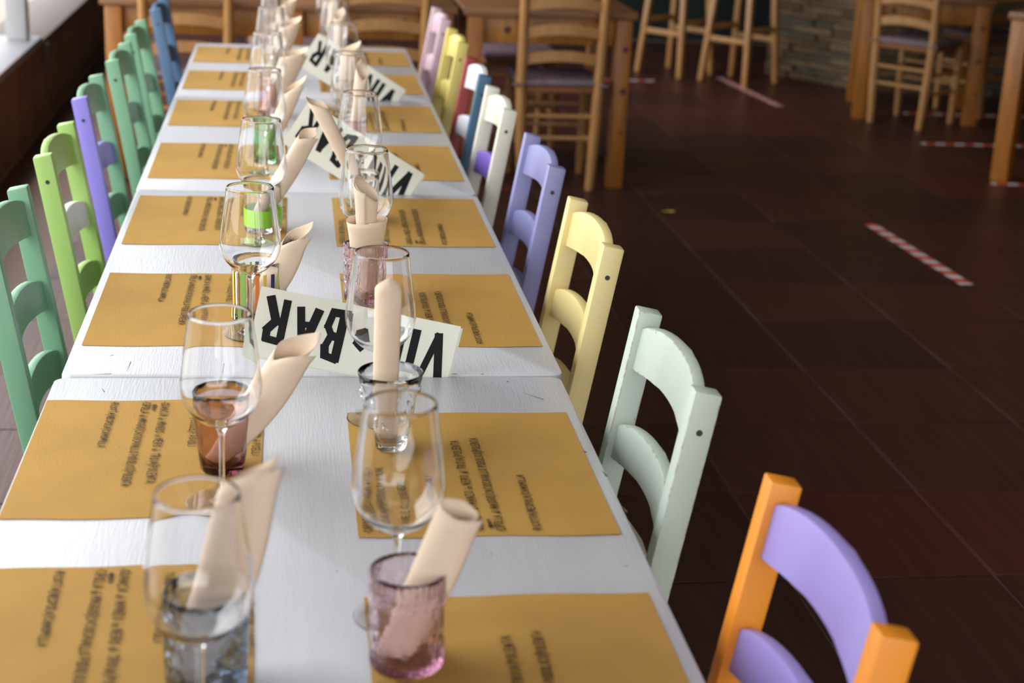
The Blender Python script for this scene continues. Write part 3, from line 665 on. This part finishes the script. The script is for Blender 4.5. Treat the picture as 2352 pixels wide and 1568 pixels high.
painted_chair(XRo + .012, .448, 1, P_yellow, P_yellow, P_yellow, P_yellow, P_yellow, P_yellow, 'pale yellow ladder-back chair between the mint and lavender chairs')
painted_chair(XRo + .018, 1.120, 1, P_lav, P_lav, P_lav, P_lav, P_lav, P_lav, 'all lavender ladder-back chair beside the second table')
painted_chair(XRo + .006, 1.818, 1, P_cream, P_cream, P_cream, P_purple, P_cream, P_cream, 'cream ladder-back chair with one purple slat')
painted_chair(XRo + .008, 2.385, 1, P_blue, P_red, P_wht, P_wht, P_wht, P_red, 'ladder-back chair with a blue post, a red post and white slats')
painted_chair(XRo + .014, 3.085, 1, P_yel2, P_yel2, P_yel2, P_yel2, P_yel2, P_yel2, 'mustard yellow ladder-back chair toward the far end on the right')
painted_chair(XRo + .014, 3.72, 1, P_pink, P_pink, P_pink, P_pink, P_pink, P_pink, 'white ladder-back chair with streaky pink paint at the far right end')
painted_chair(XLo - .004, .482, -1, P_green, P_green, P_green, P_green, P_green, P_green, 'sea green ladder-back chair cut by the left edge of the picture')
painted_chair(XLo - .001, 1.150, -1, P_lime, P_lime, P_lime, P_pwh, P_lime, P_lime, 'lime green ladder-back chair with one off-white slat')
painted_chair(XLo - .012, 1.857, -1, P_vio2, P_green, P_green, P_vio2, P_green, P_green, 'green ladder-back chair with a violet near post')
painted_chair(XLo + .002, 2.500, -1, P_green, P_green, P_green, P_green, P_green, P_green, 'sea green ladder-back chair right behind the violet-post chair')
painted_chair(XLo + .001, 3.065, -1, P_green, P_green, P_green, P_green, P_green, P_green, 'sea green ladder-back chair in front of the blue chair')
painted_chair(XLo + .024, 3.780, -1, P_blue2, P_blue2, P_blue2, P_blue2, P_blue2, P_blue2, 'worn blue ladder-back chair at the far left end')

# ------------------------------------------------------------------ natural wood furniture in the background
def pine_table(x0, x1, y0, y1, ztop, label, rz=0, leg=.072, m_leg=None):
    cx_, cy_ = (x0 + x1) / 2, (y0 + y1) / 2; W, D = x1 - x0, y1 - y0; H = ztop - FLOOR
    t = empty('pine_table', label, 'table', (cx_, cy_, FLOOR), rz, 'honey pine tables')
    nb = 5
    for k in range(nb):
        box('board', M_pine_top, (0, -D / 2 + (k + .5) * D / nb, H - .0175), (W, D / nb - .002, .035), .003, t)
    m = m_leg or M_pine_leg
    for sx in (-1, 1):
        for sy in (-1, 1):
            box('leg', m, (sx * (W / 2 - .02 - leg / 2), sy * (D / 2 - .012 - leg / 2), (H - .037) / 2), (leg, leg, H - .039), .004, t)
    for sy in (-1, 1): box('apron', M_pine, (0, sy * (D / 2 - .06), H - .038 - .06), (W - .04 - 2 * leg - .004, .022, .12), .002, t)
    for sx in (-1, 1): box('apron', M_pine, (sx * (W / 2 - .05), 0, H - .038 - .06), (.022, D - .06 - 2 * leg - .004, .12), .002, t)
    bm = bmesh.new()
    for (kx, kz, r) in ((-.24 * W, H - .10, .016), (.2 * W, H - .07, .008)):
        bmesh.ops.create_cone(bm, cap_ends=True, segments=12, radius1=r, radius2=r, depth=.002, matrix=Matrix.Translation((kx, -(D / 2 - .06) - .0115, kz)) @ Matrix.Rotation(pi / 2, 4, 'X'))
    for (kz, r) in ((H - .17, .014), (H - .36, .015), (H - .55, .008)):
        bmesh.ops.create_cone(bm, cap_ends=True, segments=12, radius1=r, radius2=r, depth=.002, matrix=Matrix.Translation((W / 2 - .02 - leg / 2 + .01, -(D / 2 - .012) - .0005, kz)) @ Matrix.Rotation(pi / 2, 4, 'X'))
    q = finish(bm, 'knots', M_knot, t); q['kind'] = 'stuff'
    return t
pine_table(-.86, -.088, 4.74, 5.50, .062, 'honey pine table at the far left, behind the long white table')
pine_table(-.080, .692, 4.74, 5.50, .062, 'honey pine table in the middle of the back row')
pine_table(.718, 1.508, 4.74, 5.50, .062, 'honey pine table at the right of the back row')

def wood_chair(x, y, rz, label, cush=True, m=None):
    """origin on the floor under the seat; back towards -Y local"""
    m = m or M_beech
    t = empty('wooden_chair', label, 'chair', (x, y, FLOOR), rz, 'natural wood chairs with mauve cushions')
    hz, R = .178, .017
    for s in (-1, 1):
        shared(('wr', s), 'leg', m, t, lambda s=s: (lambda b: (tube(b, [(s * (hz - .02), -.19, 0.001), (s * (hz - .008), -.185, .25), (s * hz, -.18, .48), (s * (hz + .003), -.20, .72), (s * (hz + .006), -.225, .97)], R, 12, rr=[.021, .026, .025, .023, .018]), b)[1])(bmesh.new()))
        shared(('wf', s), 'leg', m, t, lambda s=s: (lambda b: (tube(b, [(s * .175, .175, .001), (s * .18, .175, .25), (s * .18, .175, .46)], R, 12, rr=[.018, .023, .021]), b)[1])(bmesh.new()))
        for zz in (.20, .31):
            shared(('ws', s, zz), 'rung', m, t, lambda s=s, zz=zz: (lambda b: (tube(b, [(s * (hz - .01), -.185, zz), (s * .178, .175, zz)], .011, 8), b)[1])(bmesh.new()))
    for k, zz in enumerate((.24, .34)):
        shared(('wb', zz), 'rung', m, t, lambda zz=zz: (lambda b: (tube(b, [(-hz, -.185, zz), (hz, -.185, zz)], .011, 8), b)[1])(bmesh.new()))
        shared(('wg', zz), 'rung', m, t, lambda zz=zz: (lambda b: (tube(b, [(-.178, .175, zz), (.178, .175, zz)], .011, 8), b)[1])(bmesh.new()))
    for zz in (.595, .715, .835, .93):
        def sl(zz=zz):
            bm = bmesh.new(); N = 12; rows = []
            for i in range(N + 1):
                v = -1 + 2 * i / N; k = 1 - v * v; yb = -.18 - max(0, zz - .48) * .09
                rows.append([bm.verts.new((v * (hz - .008), yb - .018 * k + dx, zz + .020 * k + dz)) for dx, dz in ((-.007, -.024), (.007, -.024), (.007, .024), (-.007, .024))])
            for i in range(N):
                for j in range(4): bm.faces.new((rows[i][j], rows[i + 1][j], rows[i + 1][(j + 1) % 4], rows[i][(j + 1) % 4]))
            bm.faces.new(rows[0][::-1]); bm.faces.new(rows[-1]); return bm
        shared(('wsl', zz), 'slat', m, t, sl)
    shared('wseat', 'seat', M_straw, t, lambda: (lambda b: (add_box(b, (0, 0, .458), (.37, .38, .03), .010), b)[1])(bmesh.new()))
    if cush:
        def cu():
            bm = bmesh.new(); add_box(bm, (0, 0, .490), (.39, .39, .034), .014, 3)
            for s in (-1, 1): add_box(bm, (s * .195, -.205, .484), (.05, .02, .012), .004)
            return bm
        shared('wcush', 'cushion', M_cushion, t, cu)
    return t
wood_chair(-.490, 4.895, 0.0, 'wooden chair with its back to the camera at the far left pine table')
wood_chair(.365, 4.895, 0.0, 'wooden chair with its back to the camera at the middle pine table')
wood_chair(1.165, 4.900, 0.0, 'wooden chair with mauve cushion in front of the right pine table')
wood_chair(1.10, 5.72, pi, 'wooden chair on the far side of the right pine table')
wood_chair(-.05, 5.72, pi, 'wooden chair on the far side of the middle pine table')

def bar_stool(x, y, rz, label):
    t = empty('bar_stool', label, 'stool', (x, y, FLOOR), rz, 'wooden bar stools by the counter')
    for sx in (-1, 1):
        for sy in (-1, 1):
            shared(('bs', sx, sy), 'leg', M_beech, t, lambda sx=sx, sy=sy: (lambda b: (bar(b, (sx * .18, sy * .18, .001), (sx * .13, sy * .13, .74), .038, .038, .004), b)[1])(bmesh.new()))
    for s in (-1, 1):
        shared(('br', s), 'rung', M_beech, t, lambda s=s: (lambda b: (bar(b, (-.150, s * .160, .29), (.150, s * .160, .29), .035, .022, .003), b)[1])(bmesh.new()))
        shared(('bq', s), 'rung', M_beech, t, lambda s=s: (lambda b: (bar(b, (s * .154, -.145, .36), (s * .154, .145, .36), .035, .022, .003, ref=Vector((1, 0, 0))), b)[1])(bmesh.new()))
    shared('bseat', 'seat', M_beech, t, lambda: (lambda b: (add_box(b, (0, 0, .755), (.34, .34, .03), .01), b)[1])(bmesh.new()))
    shared('bcush', 'cushion', M_cushion, t, lambda: (lambda b: (add_box(b, (0, 0, .787), (.34, .34, .034), .014), b)[1])(bmesh.new()))
    return t
bar_stool(2.585, 8.43, radians(-50), 'left wooden bar stool in the dark background')
bar_stool(2.950, 8.10, radians(-50), 'right wooden bar stool beside the stone counter')
# group at the right
pine_table(3.74 - .383, 3.74 + .383, 7.01 - .37, 7.01 + .37, -.005, 'pine table at the right, in front of the stone counter', radians(-16), .085)
pine_table(3.97 - .40, 3.97 + .40, 5.06 - .40, 5.06 + .40, 0.085, 'pine table corner at the right edge of the picture', radians(45), .085)
wood_chair(3.615, 6.665, radians(-48), 'wooden chair turned toward the right background table')
wood_chair(4.22, 7.10, radians(20), 'wooden chair beside the stone counter, behind the table leg')

# ------------------------------------------------------------------ floor marking tapes
def tape_mat():
    m = bpy.data.materials.new('red_white_tape'); m.use_nodes = True; n = m.node_tree.nodes; l = m.node_tree.links; p = n['Principled BSDF']
    tc = n.new('ShaderNodeTexCoord'); sp = n.new('ShaderNodeSeparateXYZ'); l.new(tc.outputs['Object'], sp.inputs[0])
    ad = n.new('ShaderNodeMath'); ad.operation = 'MULTIPLY_ADD'; l.new(sp.outputs['X'], ad.inputs[0]); ad.inputs[1].default_value = 0.35; l.new(sp.outputs['Y'], ad.inputs[2])
    mo = n.new('ShaderNodeMath'); mo.operation = 'PINGPONG'; l.new(ad.outputs[0], mo.inputs[0]); mo.inputs[1].default_value = 0.055
    gt = n.new('ShaderNodeMath'); gt.operation = 'GREATER_THAN'; l.new(mo.outputs[0], gt.inputs[0]); gt.inputs[1].default_value = 0.0275
    mx = n.new('ShaderNodeMix'); mx.data_type = 'RGBA'; l.new(gt.outputs[0], mx.inputs['Factor']); mx.inputs['A'].default_value = rgb(225, 215, 215); mx.inputs['B'].default_value = rgb(215, 80, 58)
    l.new(mx.outputs['Result'], p.inputs['Base Color']); p.inputs['Roughness'].default_value = .5
    return m
M_tape = tape_mat()
def tape(a, b, label, wd=.054):
    a = Vector(a); b = Vector(b); d = b - a; L = d.length
    o = box('floor_tape', M_tape, (0, L / 2, 0), (wd, L, .0006), 0, None, smooth=False)
    o.location = (a.x, a.y, FLOOR + .0030); o.rotation_euler = (0, 0, math.atan2(d.y, d.x) - pi / 2)
    tag(o, label, 'tape', 'red and white marking tapes on the floor')
tape((2.513, 3.162), (2.467, 4.118), 'sharp red and white striped tape strip in the open floor')
tape((2.953, 7.135), (2.860, 8.25), 'faded striped tape strip under the right bar stool')
tape((3.433, 6.00), (4.45, 5.97), 'striped tape strip running crosswise in front of the right chairs')
tape((3.70, 6.98), (4.7, 6.93), 'striped tape strip beneath the right background table')
tape((3.40, 4.98), (4.3, 4.93), 'striped tape strip at the right edge table leg')
tape((2.00, 8.02), (2.36, 8.04), 'short pale tape strip left of the bar stools')

# small yellow scrap on the tiles
bm = bmesh.new()
vs = [bm.verts.new((.030 * cos(a) * (1 + .25 * sin(3 * a)), .018 * sin(a), .0006 + .002 * (1 + sin(2 * a)))) for a in [2 * pi * k / 12 for k in range(12)]]
bm.faces.new(vs); r_ = bmesh.ops.extrude_face_region(bm, geom=bm.faces[:])
for v in r_['geom']:
    if isinstance(v, bmesh.types.BMVert): v.co.z += .0008
o = finish(bm, 'paper_scrap', mat('yellow_scrap', rgb(190, 160, 70), .8)); o.location = (1.604, 4.289, FLOOR + .0030); tag(o, 'tiny yellow scrap lying on the open floor right of the pine table', 'scrap')
